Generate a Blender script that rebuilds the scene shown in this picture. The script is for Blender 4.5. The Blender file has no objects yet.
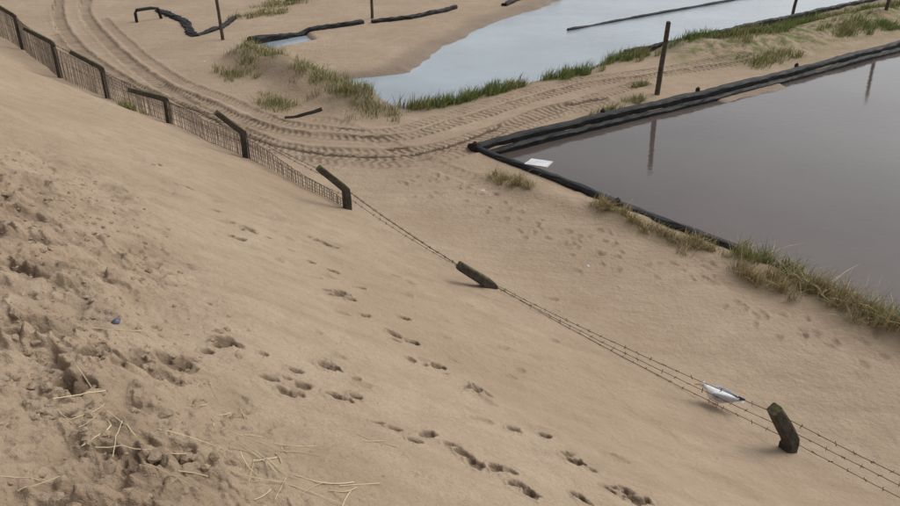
import bpy, math, random
import numpy as np
from mathutils import Vector
random.seed(4); rng=np.random.RandomState(7)
sc=bpy.context.scene
sc.view_settings.view_transform='Standard'; sc.view_settings.look='None'; sc.view_settings.exposure=0

# ------------------------------------------------------------ noise
TAB=rng.rand(512,512)
def vn(x,y,s=0):
    x=x+s*17.31+1000.; y=y+s*9.77+1000.
    xi=np.floor(x).astype(int); yi=np.floor(y).astype(int)
    fx=x-xi; fy=y-yi
    fx=fx*fx*fx*(fx*(fx*6-15)+10); fy=fy*fy*fy*(fy*(fy*6-15)+10)
    a=TAB[xi&511,yi&511];b=TAB[(xi+1)&511,yi&511];c=TAB[xi&511,(yi+1)&511];d=TAB[(xi+1)&511,(yi+1)&511]
    return (a*(1-fx)+b*fx)*(1-fy)+(c*(1-fx)+d*fx)*fy-.5
def fbm(x,y,sc_,o=3,s=0):
    r=0;a=1;f=1/sc_
    for i in range(o):
        r=r+a*vn(x*f+.37*y*f,y*f-.37*x*f,s+i*3);a*=.5;f*=2.03
    return r
def sm(a,b,x):
    t=np.clip((x-a)/(b-a),0,1);return t*t*(3-2*t)

# ------------------------------------------------------------ layout (metres)
RP=[(0.49,12.63),(2.47,10.14),(3.71,8.66),(4.33,7.73),(4.84,6.93),(5.64,5.64),(9.5,1.0),(40,20),(30.26,34.63),(12.47,21.39),(8.46,18.38),(5.39,16.13),(2.94,14.46)]
UP=[(-2.73,17.99),(-1.86,16.38),(-1.27,15.22),(-0.98,15.15),(-0.42,15.51),(0.65,16.38),(2.62,18.08),(4.98,20.13),(7.17,22.21),(9.61,24.21),(13.01,26.96),(17.06,30.1),(34.06,42.45),(50,75),(11,48),(4.2,30.35),(1.28,25.07),(-0.28,21.66),(-0.65,20.02),(-0.98,18.59),(-1.92,18.18)]
SP=[(-5.41,20.37),(-4.01,22.21),(-4.37,23.1),(-5.41,21.79)]
T1=[(-15.42,31.66),(-12.97,25.98),(-10.3,21.18),(-7.41,17.22),(-5.52,15.23),(-3.82,13.28),(-2.58,12.43),(-1.52,12.16),(-.51,12.32),(.54,13.23),(1.8,14.86),(3.16,15.74)]
T2=[(-14.31,31.66),(-12.33,26.56),(-9.78,21.93),(-6.96,17.56),(-5.09,15.48),(-3.55,13.86),(-2.18,13.23),(-.91,13.23),(.19,14.2),(1.46,15.51),(3.15,16.97),(4.96,17.89),(7.88,19.44)]
T3=[(-6.51,16.92),(-4.17,13.92),(-2.6,12.6),(-.52,12.58),(.94,13.82),(2.32,15.2),(4.38,17.1)]
T4=[(-3.72,14.44),(-2.31,14.2),(-.87,12.58),(0,11.6),(.75,10.7)]
FB=[(-147,258),(-143,227),(-132,266),(-124,281),(-122,316),(-120,335),(-99,187),(-79,297),(-75,312),(-71,358),(-83,330),(-89,307),(-58,311),(-50,322),(-28,293),(-11,301),(-18,285),(7,290),(12,281),(23,283),(32,269),(37,262),(-41,482),(-28,481),(-37,539),(-10,434),(18,405),(38,350),(57,358),(69,328),(-91,546),(-81,602),(-67,511),(-112,626),(-130,627),(-133,728),(85,299),(97,299),(64,276),(-193,665),(-187,610),(-237,706),(-281,765),(-338,834),(-387,903),(-223,346),(-199,311),(-168,270),(-176,260),(-133,204),(-138,228)]
FBIG={0,2,3,5,6,9,22,25,26,29,30,35,37,39,45,47,50}
FG=[(-16,1116),(8,1075),(44,1036),(100,989),(134,945),(161,901),(193,872),(218,839),(264,823),(302,805),(315,735),(428,646),(370,703),(384,673),(72,1006),(168,838),(-30,1054),(-62,1094),(-45,1130),(25,1100),(120,930),(205,905),(290,780),(350,690)]
GR=[(-5.08,19.44),(-4.4,18.59),(-3.15,16.97),(-2.48,16.13),(-1.96,15.36),(-1.56,14.86),(-4.96,17.89),(-3.61,15.36),(-.51,15.29),(-.1,15.59),(.43,15.97),(.99,16.46),(1.46,16.88),(2.45,17.7),(3.1,18.08),(4.32,19.44),(4.93,19.9),(3.11,14.86),(3.87,15.59),(6.89,21.26),(7.85,21.26),(9.07,21.93),(8.14,19.44),(10.85,24.21),(12.17,25.07),(13.66,26.17),(15.06,26.96),(12.93,23.4),(11.38,22.65),(.79,11.16),(1.07,10.75),(2.26,9.82),(2.59,9.39),(2.9,9.01),(3.19,8.86),(3.74,8.39),(3.71,7.8),(4.04,8.05),(4.17,7.69),(4.33,7.35),(4.46,7.03),(4.68,6.83),(4.84,6.55),(-6.29,25.98),(-5.85,28.01),(-6.03,13.81),(4.28,16.97)]

def segd(X,Y,pl,closed=False):
    """distance to polyline, arc length at nearest, side"""
    D=np.full(X.shape,1e9);S=np.zeros(X.shape);O=np.zeros(X.shape);acc=0
    n=len(pl)
    for i in range(n if closed else n-1):
        x0,y0=pl[i];x1,y1=pl[(i+1)%n]
        dx,dy=x1-x0,y1-y0;L=math.hypot(dx,dy)
        t=np.clip(((X-x0)*dx+(Y-y0)*dy)/L**2,0,1)
        ex=X-x0-t*dx;ey=Y-y0-t*dy
        d=np.sqrt(ex*ex+ey*ey);m=d<D
        D=np.where(m,d,D);S=np.where(m,acc+t*L,S);O=np.where(m,(ex*-dy+ey*dx)/L,O);acc+=L
    return D,S,O
def inside(X,Y,pl):
    c=np.zeros(X.shape,bool);n=len(pl);j=n-1
    for i in range(n):
        xi,yi=pl[i];xj,yj=pl[j]
        if yi!=yj:
            c^=((yi>Y)!=(yj>Y))&(X<(xj-xi)*(Y-yi)/(yj-yi)+xi)
        j=i
    return c
def sdf(X,Y,pl):
    d,_,_=segd(X,Y,pl,True)
    return np.where(inside(X,Y,pl),-d,d)
def smooth(pl,n=6):
    out=[];m=len(pl)
    for i in range(m-1):
        p0=pl[max(i-1,0)];p1=pl[i];p2=pl[i+1];p3=pl[min(i+2,m-1)]
        for k in range(n):
            t=k/n
            out.append(tuple(.5*(2*p1[a]+(p2[a]-p0[a])*t+(2*p0[a]-5*p1[a]+4*p2[a]-p3[a])*t*t+(3*p1[a]-p0[a]-3*p2[a]+p3[a])*t**3) for a in (0,1)))
    out.append(pl[-1]);return out
def off(pl,o):
    r=[]
    for i,(x,y) in enumerate(pl):
        a=pl[max(i-1,0)];b=pl[min(i+1,len(pl)-1)]
        dx,dy=b[0]-a[0],b[1]-a[1];L=math.hypot(dx,dy);r.append((x-dy/L*o,y+dx/L*o))
    return r
TR=[smooth(T1),smooth(T2),smooth(T3),smooth(T4)]
TR.append(off(TR[0],-.34)[10:]); TR.append(off(TR[1],.45)[8:])
TRS=[1.,1.,.8,.35,.6,.6]

prints=[]
for i,(x,y) in enumerate(FB):
    x/=100;y/=100
    if i in FBIG:
        prints.append((x,y,.048,.075,random.uniform(-.5,.5),.03,1.))
        for k in range(5): prints.append((x+random.gauss(0,.08),y+random.gauss(0,.05),random.uniform(.016,.034),random.uniform(.022,.042),random.random()*3,.016,.75))
    else:
        prints.append((x,y,.033,.046,random.uniform(-.7,.7),.024,1.))
        if random.random()<.8: prints.append((x+random.uniform(-.09,.09),y+random.gauss(0,.04),random.uniform(.018,.028),random.uniform(.025,.034),random.random()*3,.016,.8))
NCR=len(prints)
for (x,y) in FG:
    for k in range(4):
        prints.append((x/100+random.uniform(-.28,.28),y/100+random.uniform(-.25,.25),random.uniform(.03,.05),random.uniform(.05,.08),random.uniform(-.6,.6),.012,.26))
for k in range(40):   # old softened prints over the dune face
    prints.append((random.uniform(-3.6,1.2),random.uniform(3.2,7.6),random.uniform(.03,.06),random.uniform(.04,.08),random.random()*3,.011,.25))
DIST=[(-3.6,6.4),(-2.95,5.2),(-2.4,4.1),(-2.0,3.3),(-1.5,2.5),(-1.25,1.9),(-1.05,1.4)]

def height(X,Y,full=False):
    s=.75*X+.66*Y
    s0=5.4-.6*sm(12,18,Y)+.12*np.sin(Y*.9+X*.5)
    q=np.clip((s0-s)/.35,-50,50)
    z=.53*.35*np.log1p(np.exp(q))
    z=np.where(z>6,6+3*np.tanh((z-6)/3),z)
    dune=sm(-.3,1.2,s0-s)
    near=np.exp(-np.maximum(np.hypot(X,Y)-25,0)/40)
    z=z+(.07*dune+.025)*fbm(X,Y,1.7,3,1)*near+.025*fbm(X,Y,.45,3,5)*(.3+.7*dune)
    z=z+.009*fbm(X,Y,.14,3,7)*(.35+.65*sm(-.1,.35,fbm(X,Y,1.1,2,14)))
    # gentle wind-ripple terraces running along the contour
    z=z+.008*dune*np.sin((s+.25*fbm(X,Y,.8,2,9))*16)*sm(-.1,.3,fbm(X,Y,1.3,2,12))
    z=z+.35*fbm(X,Y,14,2,20)*sm(22,45,np.hypot(X,Y))
    # hummock and pond banks
    d,_,_=segd(X,Y,[(-5.1,19.6),(-4.4,18.6),(-3.2,17.0),(-2.0,15.3)])
    z=z+(.34+.2*fbm(X,Y,.7,2,30))*np.exp(-(d/.62)**2)
    d,_,_=segd(X,Y,[(6.3,20.6),(8,21),(10.8,22.9),(13.5,24.9),(18,28)])
    z=z+(.25+.25*fbm(X,Y,1.2,2,31))*np.exp(-(d/.8)**2)
    d,_,_=segd(X,Y,[(1.0,10.9),(2.4,9.6),(3.5,8.4),(4.2,7.45),(5.,6.2)])
    z=z+(.08+.1*fbm(X,Y,.5,2,33))*np.exp(-(d/.3)**2)
    # ponds
    a=sdf(X,Y,RP)
    z=np.where(a<0,z-(.55)*sm(0,.5,-a),z)
    dB,_,_=segd(X,Y,[(5.9,16.3),(7.4,17.4)])
    fl=-.085-.3*sm(.2,.75,dB+.2*fbm(X,Y,.5,2,36))
    z=np.where((a<-.03)&(dB<1.),np.maximum(z,fl),z)
    wet=np.zeros_like(X)
    u=sdf(X,Y,UP)+.35*fbm(X,Y,1.3,3,40)
    z=z-.5*sm(.35,-1.3,u)
    u2=sdf(X,Y,SP); z=z-.4*sm(.25,-.3,u2)
    wet=np.maximum(wet,sm(.8,0.,u)*.75); wet=np.maximum(wet,sm(.3,-.1,u2)); wet=np.maximum(wet,sm(.12,-.05,a)*.6)
    # disturbed crumbly sand
    d,_,_=segd(X,Y,DIST)
    m=np.exp(-(d/.75)**2)*(.5+1.1*np.clip(fbm(X,Y,.5,2,50)+.3,0,1))
    cl=np.abs(fbm(X,Y,.12,4,51))
    pl_=np.tanh(fbm(X,Y,.30,3,53)/.04)
    pl2=np.tanh(fbm(X,Y,.11,3,54)/.05)
    z=z+m*(.055*cl+.022*pl_+.009*pl2+.03*fbm(X,Y,.32,2,55)+.016*fbm(X,Y,.05,3,58)-.012)
    # little slip scarps
    for (x0,y0,x1,y1,hh) in [(-3.3,5.6,-2.2,4.5,.05),(-2.3,3.9,-1.5,3.15,.05),(-1.75,2.9,-1.0,2.35,.045),(-4.6,7.2,-3.5,6.2,.03),(-1.9,3.6,-1.2,3.0,.03)]:
        dd,t_,o=segd(X,Y,[(x0,y0),((x0+x1)/2+.1,(y0+y1)/2),(x1,y1)])
        o=o+.12*fbm(X,Y,.3,3,60)
        z=z+hh*np.exp(-(dd/.28)**2)*np.tanh(-o/.03)*.5
    damp=np.clip(m*(.06+2.*np.clip(.15-cl,0,1)+.12*np.clip(-pl_,0,1)+ .6*fbm(X,Y,.2,3,57)),0,.65)
    # tyre ruts
    tm=np.zeros_like(X);tu=np.zeros_like(X);tv=np.zeros_like(X)
    ed_=.05*fbm(X,Y,.25,2,62)
    for k,pl in enumerate(TR):
        d,S,O=segd(X,Y,pl)
        w=.15 if k<4 else .12
        d=d+ed_
        mk=sm(w+.05,w-.02,d)*TRS[k]
        z=z-.03*mk+.018*TRS[k]*np.exp(-((d-w-.07)/.06)**2)
        bt=mk>tm
        tu=np.where(bt,S,tu);tv=np.where(bt,O,tv);tm=np.where(bt,mk,tm)
    # footprints
    for (x,y,ra,rb,an,dep,dm) in prints:
        R=rb*2.8
        idx=np.nonzero((np.abs(X-x)<R)&(np.abs(Y-y)<R))
        if len(idx[0])==0: continue
        ex=X[idx]-x;ey=Y[idx]-y
        c,s_=math.cos(an),math.sin(an)
        ex,ey=c*ex+s_*ey,-s_*ex+c*ey
        r=np.sqrt((ex/ra)**2+(ey/rb)**2)
        r=r+1.0*fbm(X[idx],Y[idx],.06,3,70)
        z[idx]+=-dep*sm(1.2,.4,r)+dep*.35*np.exp(-((r-1.45)/.32)**2)+dep*.25*fbm(X[idx],Y[idx],.03,2,72)*sm(1.9,1.,r)
        damp[idx]=np.maximum(damp[idx],dm*.85*sm(1.35,.7,r))
    if full: return z,damp,wet,tm,tu,tv
    return z
def hz(x,y): return float(height(np.array([float(x)]),np.array([float(y)]))[0])

# ------------------------------------------------------------ material helpers
def newmat(name):
    m=bpy.data.materials.new(name);m.use_nodes=True
    nt=m.node_tree;return m,nt,nt.nodes['Principled BSDF']
def N(nt,t,**k):
    n=nt.nodes.new(t)
    for a,b in k.items(): setattr(n,a,b)
    return n
def noise(nt,scale,detail=4,rough=.6,vec=None):
    n=N(nt,'ShaderNodeTexNoise');n.inputs['Scale'].default_value=scale;n.inputs['Detail'].default_value=detail;n.inputs['Roughness'].default_value=rough
    if vec is not None: nt.links.new(vec,n.inputs['Vector'])
    return n
def ramp(nt,src,stops):
    r=N(nt,'ShaderNodeValToRGB');e=r.color_ramp.elements
    while len(e)<len(stops): e.new(.5)
    for i,(p_,c) in enumerate(stops):
        e[i].position=p_;e[i].color=(c,c,c,1) if not isinstance(c,tuple) else (*c,1)
    nt.links.new(src,r.inputs[0]);return r
def mixc(nt,f,a,b,bt='MIX'):
    n=N(nt,'ShaderNodeMix',data_type='RGBA',blend_type=bt)
    for s_,v in ((0,f),(6,a),(7,b)):
        if isinstance(v,(int,float)): n.inputs[s_].default_value=v
        elif isinstance(v,tuple): n.inputs[s_].default_value=(*v,1)
        else: nt.links.new(v,n.inputs[s_])
    return n.outputs[2]
def math_(nt,op,a,b=0.):
    n=N(nt,'ShaderNodeMath',operation=op)
    for i,v in enumerate((a,b)):
        if isinstance(v,(int,float)): n.inputs[i].default_value=v
        else: nt.links.new(v,n.inputs[i])
    return n.outputs[0]
def bump(nt,b,hgt,strength,dist,prev=None):
    n=N(nt,'ShaderNodeBump');n.inputs['Strength'].default_value=strength;n.inputs['Distance'].default_value=dist
    nt.links.new(hgt,n.inputs['Height'])
    if prev is not None: nt.links.new(prev,n.inputs['Normal'])
    nt.links.new(n.outputs[0],b.inputs['Normal']);return n.outputs[0]
def simple(name,c1,c2,scale=12,rough=.8,bs=.3,bd=.01,spec=.3):
    m,nt,b=newmat(name)
    tc=N(nt,'ShaderNodeTexCoord').outputs['Object']
    n=noise(nt,scale,6,.65,tc);r=ramp(nt,n.outputs[0],[(.35,c1),(.65,c2)])
    nt.links.new(r.outputs[0],b.inputs['Base Color']);b.inputs['Roughness'].default_value=rough
    b.inputs['Specular IOR Level'].default_value=spec
    n2=noise(nt,scale*4,4,.6,tc);bump(nt,b,n2.outputs[0],bs,bd);return m

# sand
msand,nt,b=newmat('sand')
pos=N(nt,'ShaderNodeNewGeometry').outputs['Position']
big=noise(nt,.45,4,.55,pos);mid=noise(nt,3.2,5,.6,pos);fine=noise(nt,60,4,.7,pos);grain=noise(nt,420,2,.6,pos)
c=ramp(nt,big.outputs[0],[(.32,(.415,.31,.212)),(.68,(.50,.388,.278))]).outputs[0]
c=mixc(nt,ramp(nt,mid.outputs[0],[(.4,0.),(.72,.5)]).outputs[0],c,(.35,.258,.172))
# long faint streaks running down-wind
mp=N(nt,'ShaderNodeMapping');mp.inputs['Rotation'].default_value=(0,0,.85);mp.inputs['Scale'].default_value=(.5,5.,1.);nt.links.new(pos,mp.inputs[0])
c=mixc(nt,ramp(nt,noise(nt,1.2,5,.65,mp.outputs[0]).outputs[0],[(.48,0.),(.72,.35)]).outputs[0],c,(.30,.22,.146))
c=mixc(nt,ramp(nt,fine.outputs[0],[(.45,0.),(.75,.4)]).outputs[0],c,(.25,.18,.12))
c=mixc(nt,ramp(nt,grain.outputs[0],[(.5,0.),(.8,.45)]).outputs[0],c,(.22,.16,.11))
def attr(n_): 
    a=N(nt,'ShaderNodeAttribute');a.attribute_name=n_;return a.outputs['Fac']
c=mixc(nt,attr('damp'),c,(.155,.107,.068))
c=mixc(nt,attr('wet'),c,(.20,.15,.108))
c=mixc(nt,attr('grassy'),c,(.18,.15,.08))
mo=noise(nt,2.6,5,.7,pos)
mf=math_(nt,'MULTIPLY',attr('moss'),ramp(nt,mo.outputs[0],[(.42,0.),(.6,1.)]).outputs[0])
c=mixc(nt,mf,c,(.12,.16,.04))
mo2=noise(nt,3.6,5,.7,pos)
mf2=math_(nt,'MULTIPLY',attr('moss'),ramp(nt,mo2.outputs[0],[(.5,0.),(.66,.9)]).outputs[0])
c=mixc(nt,mf2,c,(.13,.09,.055))
# tread lugs
u=attr('tu');v=attr('tv');tm=attr('tm')
ph=math_(nt,'ADD',math_(nt,'MULTIPLY',u,2*math.pi/.15),math_(nt,'MULTIPLY',math_(nt,'ABSOLUTE',v),22.))
sn=math_(nt,'SINE',ph)
lug=math_(nt,'MULTIPLY',math_(nt,'ADD',math_(nt,'MULTIPLY',sn,.5),.5),tm)
brk=ramp(nt,noise(nt,1.6,4,.6,pos).outputs[0],[(.35,.25),(.6,1.)]).outputs[0]
lug=math_(nt,'MULTIPLY',lug,brk)
c=mixc(nt,math_(nt,'MULTIPLY',lug,.6),c,(.20,.145,.095))
c=mixc(nt,math_(nt,'MULTIPLY',tm,.18),c,(.21,.15,.105))
nt.links.new(c,b.inputs['Base Color'])
rr=math_(nt,'SUBTRACT',.95,math_(nt,'MULTIPLY',attr('wet'),.45));nt.links.new(rr,b.inputs['Roughness'])
b.inputs['Specular IOR Level'].default_value=.2
b1=bump(nt,b,fine.outputs[0],.55,.014)
b2=bump(nt,b,noise(nt,14,5,.65,pos).outputs[0],.7,.045,b1)
b3=bump(nt,b,grain.outputs[0],.4,.003,b2)
b4=bump(nt,b,lug,.9,.035,b3)

# ------------------------------------------------------------ ground sheet
r=np.concatenate([np.linspace(.03,1.7,36)[:-1],np.geomspace(1.7,30,1000),np.geomspace(30,700,90)[1:]])
fa=math.radians(52)
th=np.concatenate([np.linspace(-fa,fa,1000),np.linspace(fa,2*math.pi-fa,110)[1:-1]])
nR,nT=len(r),len(th)
Rg,Tg=np.meshgrid(r,th,indexing='ij')
X=(Rg*np.sin(Tg)).ravel();Y=(Rg*np.cos(Tg)).ravel()
Z,damp,wet,tmA,tuA,tvA=height(X,Y,True)
grassy=np.zeros_like(X)
for (gx,gy) in GR: grassy=np.maximum(grassy,.75*np.exp(-((X-gx)**2+(Y-gy)**2)/.3**2))
d,_,_=segd(X,Y,[(-5.1,19.6),(-4.4,18.6),(-3.2,17.0),(-2.0,15.3)]);grassy=np.maximum(grassy,.4*np.exp(-(d/.6)**2))
d,_,_=segd(X,Y,[(6.8,20.4),(8,20.6),(10.8,22.9),(13.5,24.9),(18,28)]);moss=.95*np.exp(-(d/1.4)**2)
idx=np.arange(nR*nT).reshape(nR,nT)
a=idx[:-1,:];bq=idx[1:,:]
quads=np.stack([a,np.roll(a,-1,1),np.roll(bq,-1,1),bq],-1).reshape(-1,4)[:,::-1]
me=bpy.data.meshes.new('ground')
me.vertices.add(len(X));me.vertices.foreach_set('co',np.stack([X,Y,Z],1).ravel())
me.loops.add(quads.size);me.loops.foreach_set('vertex_index',quads.ravel().astype(np.int32))
me.polygons.add(len(quads));me.polygons.foreach_set('loop_start',np.arange(0,quads.size,4,dtype=np.int32))
me.polygons.foreach_set('use_smooth',np.ones(len(quads),bool))
me.update(calc_edges=True)
for nm,arr in (('damp',damp),('wet',wet),('tm',tmA),('tu',tuA),('tv',tvA),('grassy',grassy),('moss',moss)):
    at=me.attributes.new(nm,'FLOAT','POINT');at.data.foreach_set('value',arr.astype(np.float32))
me.materials.append(msand)
go=bpy.data.objects.new('sand_ground',me);sc.collection.objects.link(go)

# ------------------------------------------------------------ object helpers
def mk(name,verts,faces,mat,parent=None,smooth_=False):
    me=bpy.data.meshes.new(name);me.from_pydata([tuple(v) for v in verts],[],faces);me.update()
    if smooth_: me.polygons.foreach_set('use_smooth',[True]*len(me.polygons))
    me.materials.append(mat)
    o=bpy.data.objects.new(name,me);sc.collection.objects.link(o)
    if parent: o.parent=parent
    return o
def empty(name,loc=(0,0,0)):
    e=bpy.data.objects.new(name,None);e.location=loc;e.empty_display_size=.2;sc.collection.objects.link(e);return e
def tube(V,Fc,pts,rad,n=5,cap=True):
    pts=[Vector(p_) for p_ in pts];base=len(V)
    for i,p_ in enumerate(pts):
        t=(pts[min(i+1,len(pts)-1)]-pts[max(i-1,0)]).normalized()
        up=Vector((0,0,1)) if abs(t.z)<.9 else Vector((1,0,0))
        s_=t.cross(up).normalized();w=s_.cross(t)
        rr=rad[i] if hasattr(rad,'__len__') else rad
        for k in range(n):
            an=2*math.pi*k/n
            V.append(p_+(s_*math.cos(an)+w*math.sin(an))*rr)
    for i in range(len(pts)-1):
        for k in range(n):
            Fc.append((base+i*n+k,base+i*n+(k+1)%n,base+(i+1)*n+(k+1)%n,base+(i+1)*n+k))
    if cap:
        Fc.append(tuple(base+k for k in range(n))[::-1]);Fc.append(tuple(base+(len(pts)-1)*n+k for k in range(n)))

# ------------------------------------------------------------ water
def water(name,base,ripple):
    m,nt,b=newmat(name)
    pos=N(nt,'ShaderNodeNewGeometry').outputs['Position']
    n=noise(nt,.35,3,.5,pos)
    rr=ramp(nt,n.outputs[0],[(.3,tuple(x*.82 for x in base)),(.7,tuple(x*1.15 for x in base))])
    nt.links.new(rr.outputs[0],b.inputs['Base Color'])
    b.inputs['Roughness'].default_value=.03;b.inputs['IOR'].default_value=1.33;b.inputs['Specular IOR Level'].default_value=.5
    mp=N(nt,'ShaderNodeMapping');mp.inputs['Scale'].default_value=(1.,2.2,1.);mp.inputs['Rotation'].default_value=(0,0,.5);nt.links.new(pos,mp.inputs[0])
    bump(nt,b,noise(nt,5,4,.55,mp.outputs[0]).outputs[0],ripple,.02)
    return m
mw1=water('pond_water_brown',(.098,.078,.066),.09)
mw2=water('pond_water_sky_tint',(.31,.36,.39),.4)  # brighter sky reflection painted into the base colour as pale blue-grey
mk('pond_water',[(x,y,-.12) for x,y in RP],[tuple(range(len(RP)))[::1]],mw1)
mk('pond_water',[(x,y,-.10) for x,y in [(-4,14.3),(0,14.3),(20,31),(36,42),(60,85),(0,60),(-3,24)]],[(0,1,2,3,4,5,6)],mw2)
mk('puddle_water',[(x,y,-.10) for x,y in [(-6,19.8),(-3.6,21.6),(-3.8,23.6),(-6,22.4)]],[(0,1,2,3)],mw2)

# ------------------------------------------------------------ pond liner edging
mblk=simple('black_liner',(.005,.005,.006),(.02,.019,.018),5,.6,.6,.02,.25)
mdark=simple('wet_timber',(.012,.01,.009),(.04,.034,.028),9,.7,.5,.02,.25)
def sweep(name,pl,w,z0,z1,mat,jit=.012,step=.16,parent=None,zf=0,bury=0):
    P_=[]
    for (x0,y0),(x1,y1) in zip(pl[:-1],pl[1:]):
        L=math.hypot(x1-x0,y1-y0);n=max(1,int(L/step))
        for k in range(n): P_.append((x0+(x1-x0)*k/n,y0+(y1-y0)*k/n))
    P_.append(pl[-1])
    V=[];Fc=[]
    GZ=height(np.array([q[0] for q in P_],float),np.array([q[1] for q in P_],float))
    for i,(x,y) in enumerate(P_):
        a=P_[max(i-1,0)];b_=P_[min(i+1,len(P_)-1)]
        dx,dy=b_[0]-a[0],b_[1]-a[1];L=math.hypot(dx,dy);nx,ny=-dy/L,dx/L
        j=lambda: random.uniform(-jit,jit)
        g=float(GZ[i]) if zf else 0
        tz=z1+.05*float(vn(np.array([x*1.1]),np.array([y*1.1]),3)[0])
        prof=[(-w/2,z0),(-w/2,tz-.03),(-w/2+.03,tz),(-w*.1,tz+.008),(w/2-.03,tz),(w/2,tz-.03),(w/2,z0)]
        for (o_,zz) in prof:
            jj=j();V.append((x+nx*(o_+jj),y+ny*(o_+jj),g+zz+(j()*.7 if zz>z0 else 0)))
    m=7
    for i in range(len(P_)-1):
        for k in range(m-1):
            Fc.append((i*m+k,(i+1)*m+k,(i+1)*m+k+1,i*m+k+1))
    Fc.append(tuple(range(m)));Fc.append(tuple((len(P_)-1)*m+k for k in range(m))[::-1])
    return mk(name,V,Fc,mat,parent,False)
ed=empty('pond_edging',(0.49,12.63,0))
def Pm(e):  # parent keeping world coordinates
    for o in list(sc.collection.objects):
        if o.parent==e: o.location=Vector((-e.location.x,-e.location.y,-e.location.z))
sweep('left_board',[(0.49,12.60),(1.5,11.33),(2.47,10.14),(3.71,8.66),(4.33,7.73),(4.84,6.93),(5.64,5.64),(7.3,3.6)],.16,-.4,.06,mblk,parent=ed)
sweep('left_inner_ledge',[(0.75,12.58),(2.62,10.25),(3.86,8.77),(4.47,7.82),(5.78,5.74)],.15,-.4,-.04,mdark,parent=ed)
sweep('far_board',[(0.36,12.62),(1.6,13.48),(2.94,14.46),(5.39,16.13),(8.46,18.38),(12.47,21.39),(30,34.4)],.19,-.4,.085,mblk,parent=ed)
sweep('far_inner_ledge',[(0.72,12.68),(3.03,14.30),(5.47,15.97),(8.53,18.22),(12.56,21.24)],.14,-.4,-.02,mblk,parent=ed)
V=[];Fc=[]
for (x,y) in [(.42,12.60),(2.4,10.1),(3.0,14.6),(5.35,16.25),(8.4,18.5)]:
    tube(V,Fc,[(x,y,-.3),(x+.01,y,.12),(x,y+.01,.13)],[.05,.048,.03],8)
mk('stakes',V,Fc,mdark,ed)
Pm(ed)
sweep('black_pond_liner',[(-5.64,21.79),(-4.46,23.1),(-3.04,24.21),(-2.75,24.5)],.22,-.2,.1,mblk,.03,zf=1)
sweep('black_pond_liner',[(-2.45,24.55),(-1.29,25.25),(-.17,26.56),(.2,27.2)],.16,-.2,.1,mblk,.03,zf=1)
sweep('black_pond_liner',[(-9.93,26.76),(-8.38,24.72),(-7.6,22.8),(-7.35,22.36)],.26,-.2,.07,mblk,.04,zf=1)
sweep('black_pond_liner',[(-7.35,22.5),(-6.94,23.72),(-6.92,25.6)],.16,-.2,.08,mblk,.03,zf=1)
sweep('black_pond_liner',[(-5.9,28.6),(-3.9,30.2),(-1.2,31.6)],.2,-.2,.12,mblk,.03,zf=1)
sweep('black_pond_liner',[(4.6,20.1),(7.0,22.15),(9.4,24.15),(12.8,26.9),(17,30.3)],.14,-.3,.10,mblk,.02)
sweep('black_pond_liner',[(1.9,27.6),(2.36,28.68),(4.24,30.9)],.2,-.2,.1,mblk,.03,zf=1)
sweep('driftwood_plank',[(-3.23,14.45),(-2.9,14.6),(-2.56,14.79)],.07,-.02,.03,mdark,.01,zf=1)
sweep('floating_boom',[(3.61,23.88),(6,25.9),(10.19,29.37),(14,32.6)],.09,-.14,-.05,mblk,.008)
# black standpipe
V=[];Fc=[]
g=hz(-9.83,24.55)
tube(V,Fc,[(-9.83,24.55,g-.2),(-9.83,24.55,g+.28),(-9.8,24.6,g+.36),(-9.5,25.0,g+.36),(-9.35,25.2,g+.32),(-9.3,25.3,g-.1)],.05,8)
mk('black_pipe',V,Fc,mblk)

# ------------------------------------------------------------ timber posts in the ponds
mwood=simple('weathered_wood',(.045,.035,.026),(.13,.105,.08),14,.85,.6,.015)
for (x,y,hh,lx,ly,rad) in [(4.44,16.13,1.50,.10,.1,.055),(-6.43,21.93,1.9,-.06,.05,.045),(-2.51,25.25,2.0,.03,0,.045),(11.39,26.17,2.0,.1,.0,.05),(13.86,25.07,2.0,.1,0,.055)]:
    V=[];Fc=[];g=hz(x,y);pts=[];rd=[]
    for k in range(9):
        t=k/8;pts.append((lx*t+random.uniform(-.006,.006),ly*t+random.uniform(-.006,.006),-.4+(hh+.4)*t));rd.append(rad*(1.08-.18*t+random.uniform(-.03,.03)))
    pts.append((lx,ly,hh+.02));rd.append(rad*.6)
    tube(V,Fc,pts,rd,9)
    o=mk('wooden_post',V,Fc,mwood,None,False);o.location=(x,y,g)

# ------------------------------------------------------------ cranked concrete fence posts
mpost,nt,b=newmat('lichened_concrete')
tc=N(nt,'ShaderNodeTexCoord').outputs['Object']
n=noise(nt,16,6,.7,tc);c=ramp(nt,n.outputs[0],[(.3,(.022,.018,.014)),(.7,(.095,.078,.06))]).outputs[0]
gm=N(nt,'ShaderNodeNewGeometry');sx=N(nt,'ShaderNodeSeparateXYZ');nt.links.new(gm.outputs['Normal'],sx.inputs[0])
mm=math_(nt,'MULTIPLY',ramp(nt,sx.outputs[2],[(.1,0.),(.6,1.)]).outputs[0],ramp(nt,noise(nt,11,5,.75,tc).outputs[0],[(.42,0.),(.58,1.)]).outputs[0])
c=mixc(nt,mm,c,(.14,.145,.03));nt.links.new(c,b.inputs['Base Color']);b.inputs['Roughness'].default_value=.9
bump(nt,b,noise(nt,45,5,.7,tc).outputs[0],.8,.02)
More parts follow.
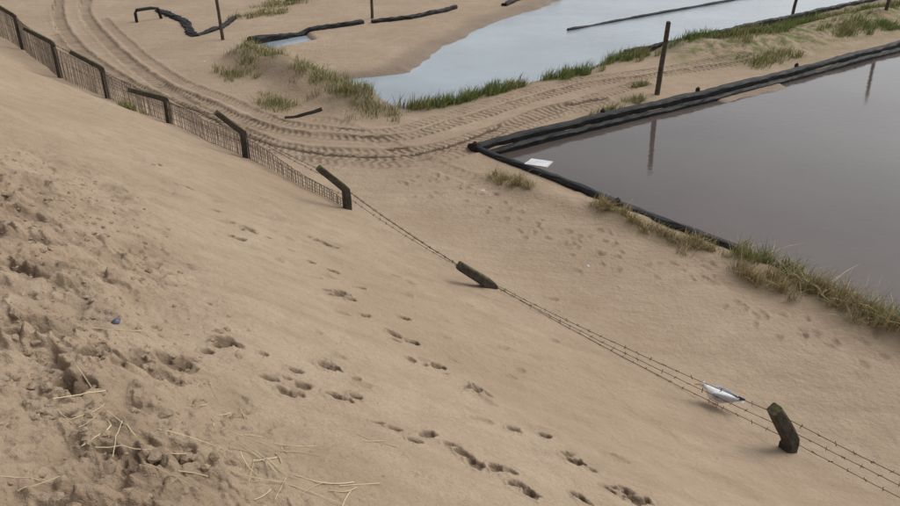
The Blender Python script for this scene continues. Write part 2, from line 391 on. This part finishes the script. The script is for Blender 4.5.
POSTS=[((4.95,2.35),.3,(-.28,-.15,.40)),((2.77,4.82),.12,(-.25,-.11,.38)),((.47,7.44),.02,(-.37,-.2,.36)),((-1.40,9.53),.28,(-.32,-.17,.38)),((-3.23,11.44),.42,(-.33,-.18,.38)),
 ((-5.1,13.4),.46,(-.52,-.28,.24)),((-7.0,15.3),.62,(-.46,-.22,.38)),((-8.8,17.1),.78,(-.44,-.22,.36)),((-11.2,20.2),.85,(-.42,-.25,.42)),((-13.6,22.9),.85,(-.42,-.25,.42))]
tips=[]
for pi,((x,y),hv,ar) in enumerate(POSTS):
    g=hz(x,y)
    A=Vector(ar);w=.056 if pi<3 else .05
    aN=A.normalized();h0=Vector((0,0,hv))
    b1_=(aN*.3+Vector((0,0,1))).normalized();b2_=(aN+Vector((0,0,1))).normalized()
    line=[Vector((0,0,-.5)),Vector((0,0,hv*.5)),Vector((0,0,hv-.06)),h0+aN*.01-Vector((0,0,.01)),h0+aN*.08,h0+A*.5,h0+A]
    wid=[w*1.1,w*1.05,w*1.03,w*1.02,w,w*.95,w*.85]
    hn=Vector((A.x,A.y,0)).normalized();side=Vector((-hn.y,hn.x,0))
    V=[];Fc=[]
    dirs=[Vector((0,0,1)),Vector((0,0,1)),b1_,b2_,aN,aN,aN]
    for q,wd,dd in zip(line,wid,dirs):
        fr=side.cross(dd).normalized();c_=wd*.72
        for (i,j) in [(-wd,-c_),(-c_,-wd),(c_,-wd),(wd,-c_),(wd,c_),(c_,wd),(-c_,wd),(-wd,c_)]:
            V.append(q+side*i+fr*j+Vector([random.uniform(-.004,.004) for _ in range(3)]))
    nl=len(line)
    for i in range(nl-1):
        for k in range(8): Fc.append((i*8+k,i*8+(k+1)%8,(i+1)*8+(k+1)%8,(i+1)*8+k))
    Fc.append(tuple(range(8))[::-1]);Fc.append(tuple((nl-1)*8+k for k in range(8)))
    o=mk('fence_post',V,Fc,mpost);o.location=(x,y,g)
    bv=o.modifiers.new('bevel','BEVEL');bv.width=.006;bv.segments=2
    base=Vector((x,y,g));tips.append((base+Vector((0,0,hv*.55+.03)),base+h0+A*.35,base+h0+A*.85))

# barbed wire
mwire=simple('rusty_wire',(.03,.022,.018),(.09,.06,.045),30,.7,.2,.005)
V=[];Fc=[]
for lv in range(3):
    for i in range(len(tips)-1):
        a=tips[i][lv];c_=tips[i+1][lv];L=(a-c_).length;n=max(8,int(L/.2));sag=random.uniform(.02,.06)
        pts=[]
        for k in range(n+1):
            t=k/n;q=a.lerp(c_,t);q=q-Vector((0,0,sag*4*t*(1-t)));q.z+=random.uniform(-.004,.004);pts.append(q)
        tube(V,Fc,pts,.0032,4,False)
        nb=int(L/.13)
        for k in range(nb):
            q=a.lerp(c_,(k+.5)/nb);t=(k+.5)/nb;q=q-Vector((0,0,sag*4*t*(1-t)))
            for _ in range(2):
                dv=Vector((random.uniform(-1,1),random.uniform(-1,1),random.uniform(-1,1))).normalized()*.02
                tube(V,Fc,[q-dv,q+dv],.0026,3)
mk('barbed_wire_strands',V,Fc,mwire)

# wire netting panels between the posts
mpal=simple('weathered_netting',(.17,.14,.11),(.30,.25,.2),8,.9,.3,.01)
V=[];Fc=[]
base=[Vector(p_[0]) for p_ in POSTS[3:]]
hts=[.10,.34,.42,.55,.7,.85,.9]
for i in range(len(base)-1):
    a,c_=base[i],base[i+1];L=(c_-a).length;n=int(L/.055)
    qs=[a.lerp(c_,k/n) for k in range(n+1)]
    G=height(np.array([q.x for q in qs]),np.array([q.y for q in qs]))
    rows=[]
    for k,q in enumerate(qs):
        t=k/n;hh=hts[i]*(1-t)+hts[i+1]*t
        bow=.04*math.sin(t*math.pi*3+i)
        col=[Vector((q.x+random.uniform(-.008,.008)+bow*.4,q.y+random.uniform(-.008,.008)+bow*.3,G[k]-.08+(hh+.08)*f_)) for f_ in (0,.2,.4,.6,.8,1)]
        rows.append(col)
        if random.random()<.97: tube(V,Fc,[col[0],col[3],col[5]],random.uniform(.005,.009),4,False)
    for lv in (1,2,3,4,5):
        tube(V,Fc,[col[lv] for col in rows],.0045 if lv<5 else .007,4,False)
mk('netting_fence',V,Fc,mpal)

# ------------------------------------------------------------ grass
def gmat(name,c1,c2,cm=None):
    m,nt,b=newmat(name)
    g=N(nt,'ShaderNodeNewGeometry')
    st=[(0.,c1),(1.,c2)] if cm is None else [(0.,c1),(.5,cm),(1.,c2)]
    r_=ramp(nt,g.outputs['Random Per Island'],st)
    nt.links.new(r_.outputs[0],b.inputs['Base Color']);b.inputs['Roughness'].default_value=.75;b.inputs['Specular IOR Level'].default_value=.2
    return m
mg_green=gmat('reed_green',(.08,.14,.03),(.42,.40,.18),(.18,.24,.065))
mg_dry=gmat('grass_dry',(.17,.17,.07),(.60,.49,.30),(.40,.32,.17))
mg_mix=gmat('grass_mixed',(.10,.14,.04),(.56,.47,.26),(.28,.27,.11))
def tuft(name,x,y,rx,ry,an,n,h0,h1,mat,lean=.35,wd=.006):
    V=[];Fc=[]
    cs,sn=math.cos(an),math.sin(an)
    sub=[(random.gauss(0,.55),random.gauss(0,.5)) for _ in range(max(2,n//34))]
    px=[];fh=[]
    sh=[random.uniform(.55,1.1) for _ in sub]
    for k in range(n):
        si=random.randrange(len(sub));s_=sub[si];u_=(s_[0]+random.gauss(0,.14))*rx;v_=(s_[1]+random.gauss(0,.14))*ry
        px.append((x+cs*u_-sn*v_,y+sn*u_+cs*v_));fh.append(sh[si])
    A=np.array(px);G=height(A[:,0].copy(),A[:,1].copy())
    for (bx,by),g,fq in zip(px,G,fh):
        if g<-.16: continue
        hh=random.uniform(h0,h1)*random.uniform(.5,1)*fq;a=random.uniform(0,6.28);l=abs(random.gauss(0,lean))*hh+.1*hh
        ddx,ddy=math.cos(a)*l+.15*hh,math.sin(a)*l
        f=random.uniform(0,3.14);w=wd*random.uniform(.5,1.2);wx,wy=math.cos(f)*w,math.sin(f)*w
        bs=len(V)
        for t,ww in ((0,1),(.4,.9),(.75,.6)):
            q=(bx+ddx*t*t,by+ddy*t*t,g-.02+hh*(t-.25*t*t*min(1.5,l/hh)))
            V.append((q[0]-wx*ww-x,q[1]-wy*ww-y,q[2]));V.append((q[0]+wx*ww-x,q[1]+wy*ww-y,q[2]))
        V.append((bx+ddx-x,by+ddy-y,g-.02+hh*(1-.25*min(1.5,l/hh))))
        Fc+=[(bs,bs+1,bs+3,bs+2),(bs+2,bs+3,bs+5,bs+4),(bs+4,bs+5,bs+6)]
    o=mk(name,V,Fc,mat);o.location=(x,y,0);return o
for i,(x,y) in enumerate(GR):
    if i<8: tuft('marram_grass',x,y,.7,.5,-.95,650,.12,.40,mg_mix,.6,.0052)
    elif i<17: tuft('reed_clump',x,y,.55,.24,.72,800,.12,.46,mg_green if i%4 else mg_mix,.35,.0065)
    elif i<19 or i==46: tuft('marram_grass',x,y,.34,.22,.6,280,.1,.32,mg_mix,.55,.005)
    elif i<29: tuft('reed_clump',x,y,1.0,.45,.65,1000,.12,.42,mg_green if i%2 else mg_mix,.4,.008)
    elif i<35: tuft('marram_grass',x,y,.34,.15,-.88,480,.1,.28,mg_dry,.65,.0042)
    elif i<43: tuft('marram_grass',x,y,.34,.2,-.95,640,.12,.42,mg_mix if i in (35,37,41) else mg_dry,.6,.0042)
    elif i<45: tuft('marram_grass',x,y,1.0,.5,.8,700,.15,.38,mg_mix,.5,.008)
    else: tuft('marram_grass',x,y,.5,.2,-.8,300,.15,.4,mg_mix,.5)

# ------------------------------------------------------------ straw litter
mstraw=gmat('straw',(.5,.41,.24),(.78,.68,.45))
ST=[(-135,233),(-120,220),(-96,207),(-85,234),(-46,216),(-75,241),(-113,266),(-35,275),(-120,166),(-159,299),(-56,231),(-65,204),(-117,189),(-96,251),(10,307),(-81,187),(-60,215),(-70,210),(-50,205),(-90,195),(-55,192),(-45,198),(-100,175),(-128,205),(-110,200),(-40,190),(-62,198),(-74,222)]
V=[];Fc=[]
for (x,y) in ST:
    for k in range(random.choice((1,2,2,3))):
        cx=x/100+random.uniform(-.1,.1);cy=y/100+random.uniform(-.1,.1)
        a=random.uniform(0,6.28);L=random.uniform(.05,.22);cu=random.gauss(0,.45)
        pts=[];q=[cx,cy]
        for s_ in range(7):
            pts.append((q[0],q[1]));q=[q[0]+math.cos(a)*L/6,q[1]+math.sin(a)*L/6];a+=cu/6
        A=np.array(pts);G=height(A[:,0].copy(),A[:,1].copy())
        # a stiff stem rests on the high points
        g0=G[0];g1=G[-1];lin=[g0+(g1-g0)*j/6 for j in range(7)];up=max(0,max(G[j]-lin[j] for j in range(7)))*.6
        tube(V,Fc,[(p_[0],p_[1],max(l_+up,g-.002)+.004) for p_,g,l_ in zip(pts,G,lin)],random.uniform(.0013,.0024),4)
mk('straw_litter',V,Fc,mstraw)

# sand crumbs and broken crust clods
ico=[(0,0,1),(.89,0,.45),(.28,.85,.45),(-.72,.53,.45),(-.72,-.53,.45),(.28,-.85,.45),(.72,.53,-.45),(-.28,.85,-.45),(-.89,0,-.45),(-.28,-.85,-.45),(.72,-.53,-.45),(0,0,-1)]
icf=[(0,1,2),(0,2,3),(0,3,4),(0,4,5),(0,5,1),(1,6,2),(2,7,3),(3,8,4),(4,9,5),(5,10,1),(6,7,2),(7,8,3),(8,9,4),(9,10,5),(10,6,1),(11,7,6),(11,8,7),(11,9,8),(11,10,9),(11,6,10)]
mcr=simple('sand_crumb',(.29,.21,.142),(.43,.33,.23),30,.95,.6,.012,.15)
V=[];Fc=[];pp=[]
for k in range(2200):
    i=random.randrange(len(DIST)-1);t=random.random()
    pp.append((DIST[i][0]*(1-t)+DIST[i+1][0]*t+random.gauss(0,.36),DIST[i][1]*(1-t)+DIST[i+1][1]*t+random.gauss(0,.36),.002+.026*random.random()**5))
for (x,y,ra,rb,an,dep,dm) in prints[:NCR]:
    for k in range(3): pp.append((x+random.gauss(0,rb*1.3),y+random.gauss(0,rb*1.2),random.uniform(.002,.006)))
A=np.array(pp);G=height(A[:,0].copy(),A[:,1].copy())
for (x,y,s_),g in zip(pp,G):
    bs=len(V);el=random.uniform(.8,1.6);an=random.uniform(0,3.14);ca_,sa_=math.cos(an),math.sin(an)
    for v_ in ico:
        px_=v_[0]*s_*el*random.uniform(.7,1.25);py_=v_[1]*s_*random.uniform(.7,1.25)
        V.append((x+ca_*px_-sa_*py_,y+sa_*px_+ca_*py_,g+v_[2]*s_*random.uniform(.35,.7)))
    Fc+=[(a+bs,b_+bs,c_+bs) for a,b_,c_ in icf]
mk('sand_crumbs',V,Fc,mcr)

# ------------------------------------------------------------ litter
mwhite=simple('white_plastic',(.6,.6,.61),(.82,.82,.82),10,.5,.4,.01)
# white board lying on the edging
V=[(-.2,-.1,0),(.2,-.12,0),(.22,.1,.0),(-.16,.12,.0)]
V=V+[(x,y,z+.02) for x,y,z in V]
o=mk('white_board',V,[(3,2,1,0),(4,5,6,7),(0,1,5,4),(1,2,6,5),(2,3,7,6),(3,0,4,7)],mwhite);o.location=(1.43,11.66,.09);o.rotation_euler=(.12,-.06,-.5)
def crumple(name,loc,sx,sy,sz,mat,seed,rot=0,n=16,amp=1.):
    V=[];Fc=[]
    for i in range(n+1):
        for k in range(2*n):
            a=math.pi*i/n;p_=2*math.pi*k/(2*n)
            q=np.array([math.sin(a)*math.cos(p_),math.sin(a)*math.sin(p_),math.cos(a)])
            f=1+amp*(.5*float(vn(np.array([q[0]*2.2+seed]),np.array([q[1]*2.2+q[2]*2]),5)[0])+.3*float(vn(np.array([q[0]*5+seed]),np.array([q[1]*5+q[2]*4]),8)[0]))
            V.append((q[0]*f*sx,q[1]*f*sy,max(-.01,q[2]*f*sz)))
    for i in range(n):
        for k in range(2*n): Fc.append((i*2*n+k,(i+1)*2*n+k,(i+1)*2*n+(k+1)%(2*n),i*2*n+(k+1)%(2*n)))
    o=mk(name,V,Fc,mat,None,True);o.location=loc;o.rotation_euler=(0,0,rot);return o
for (x,y,s_) in [(.5,10.71,.035),(1.7,8.27,.025),(-6.17,19.2,.04),(.6,10.5,.015)]:
    crumple('litter_scrap',(x,y,hz(x,y)),s_,s_*.6,s_*.4,mwhite,int(x*10)+20,x,8)

# ------------------------------------------------------------ gull (head towards local +x)
def feather(name,c1,c2):
    return simple(name,c1,c2,22,.75,.4,.006,.2)
mgw=feather('gull_white',(.62,.62,.61),(.84,.84,.83));mgg=feather('gull_grey',(.36,.37,.39),(.48,.49,.51))
mgb=feather('gull_black',(.015,.015,.016),(.04,.04,.04));mgy=feather('gull_yellow',(.55,.36,.06),(.7,.5,.12));mgp=feather('gull_legs',(.45,.28,.22),(.6,.38,.3))
def loft(name,rings,mat,parent,n=14):
    """rings: (x,y,z,ry,rz)"""
    V=[];Fc=[]
    for (x,y,z,ry,rz) in rings:
        for k in range(n):
            a=2*math.pi*k/n;V.append((x,y+ry*math.cos(a),z+rz*math.sin(a)))
    for i in range(len(rings)-1):
        for k in range(n): Fc.append((i*n+k,i*n+(k+1)%n,(i+1)*n+(k+1)%n,(i+1)*n+k))
    Fc.append(tuple(range(n))[::-1]);Fc.append(tuple((len(rings)-1)*n+k for k in range(n)))
    o=mk(name,V,Fc,mat,parent,True);s_=o.modifiers.new('sub','SUBSURF');s_.levels=1;s_.render_levels=2;return o
gx,gy=2.35,5.37;g=hz(gx,gy)
gu=empty('gull',(gx,gy,g))
loft('body_and_head',[(-.165,0,.098,.012,.006),(-.13,0,.098,.03,.014),(-.09,0,.098,.045,.032),(-.04,0,.098,.057,.05),(.02,0,.102,.062,.058),(.06,0,.112,.055,.056),(.09,0,.13,.04,.045),(.108,0,.152,.028,.03),(.122,0,.172,.026,.026),(.14,0,.18,.026,.026),(.158,0,.178,.018,.018),(.168,0,.175,.009,.009)],mgw,gu)
loft('bill',[(.162,0,.176,.009,.009),(.185,0,.173,.007,.008),(.203,0,.168,.005,.007),(.212,0,.161,.002,.003)],mgy,gu,8)
for sd in (-1,1):
    loft('wing_left' if sd>0 else 'wing_right',[(.065,sd*.038,.125,.012,.02),(.035,sd*.05,.125,.018,.036),(-.02,sd*.052,.122,.018,.04),(-.08,sd*.042,.118,.016,.03),(-.13,sd*.026,.113,.013,.017),(-.165,sd*.014,.112,.008,.009)],mgg,gu,10)
    loft('wingtip_left' if sd>0 else 'wingtip_right',[(-.15,sd*.018,.116,.009,.011),(-.18,sd*.010,.113,.007,.007),(-.215,sd*.004,.112,.003,.003)],mgb,gu,8)
    loft('eye_left' if sd>0 else 'eye_right',[(.141,sd*.024,.187,.002,.003),(.145,sd*.0245,.187,.0035,.0045),(.149,sd*.024,.187,.002,.003)],mgb,gu,8)
    V=[];Fc=[]
    tube(V,Fc,[(.0,sd*.022,.065),(-.006,sd*.023,.035),(.0,sd*.024,.003)],[.006,.0035,.004],6)
    for an in (-.5,0,.5): tube(V,Fc,[(0,sd*.024,.004),(.035*math.cos(an),sd*.024+.035*math.sin(an),.002)],[.003,.0018],5)
    mk('leg_left' if sd>0 else 'leg_right',V,Fc,mgp,gu)
loft('tail',[(-.14,0,.1,.028,.008),(-.18,0,.098,.032,.005),(-.205,0,.097,.034,.002)],mgw,gu,10)
gu.rotation_euler=(0,-.05,math.radians(165));gu.scale=(1.05,1.12,1.12)

# mussel shell
msh=simple('mussel_blue',(.03,.035,.06),(.12,.135,.18),20,.35,.2,.003,.5)
V=[];Fc=[]
n=12
for i in range(n+1):
    t=i/n
    for k in range(9):
        u_=k/8-.5;w=.018*math.sin(math.pi*min(1,t*.9+.05))**.7
        V.append((t*.055-.027,u_*2*w,.014*math.sin(math.pi*min(1,t*.85+.1))*(1-(2*u_)**2)))
for i in range(n):
    for k in range(8): Fc.append((i*9+k,(i+1)*9+k,(i+1)*9+k+1,i*9+k+1))
o=mk('mussel_shell',V,Fc,msh,None,True);o.location=(-1.57,3.03,hz(-1.57,3.03)+.01);o.rotation_euler=(.3,-.2,1.1)
sd=o.modifiers.new('s','SOLIDIFY');sd.thickness=.002

# ------------------------------------------------------------ light
W=bpy.data.worlds.new('World');sc.world=W;W.use_nodes=True;nt=W.node_tree
sky=N(nt,'ShaderNodeTexSky');sky.sky_type='NISHITA';sky.sun_disc=False
el,az=math.radians(48),math.radians(60)
sky.sun_elevation=el;sky.sun_rotation=az;sky.dust_density=3.;sky.air_density=1.
hs=N(nt,'ShaderNodeHueSaturation');hs.inputs['Saturation'].default_value=.3
nt.links.new(sky.outputs[0],hs.inputs['Color']);nt.links.new(hs.outputs[0],nt.nodes['Background'].inputs['Color'])
nt.nodes['Background'].inputs['Strength'].default_value=.15
L=bpy.data.lights.new('sun','SUN');L.energy=1.0;L.angle=math.radians(40);L.color=(1,.96,.9)
lo=bpy.data.objects.new('sun',L);sc.collection.objects.link(lo)
dv=Vector((math.sin(az)*math.cos(el),math.cos(az)*math.cos(el),math.sin(el)))
lo.rotation_euler=dv.to_track_quat('Z','Y').to_euler()

# ------------------------------------------------------------ camera
ca=bpy.data.cameras.new('camera');ca.sensor_width=36;ca.lens=30.4;ca.clip_start=.05;ca.clip_end=2000
cam=bpy.data.objects.new('camera',ca);sc.collection.objects.link(cam);cam.location=(0,0,4.4);cam.rotation_euler=(math.radians(63),0,0)
sc.camera=cam
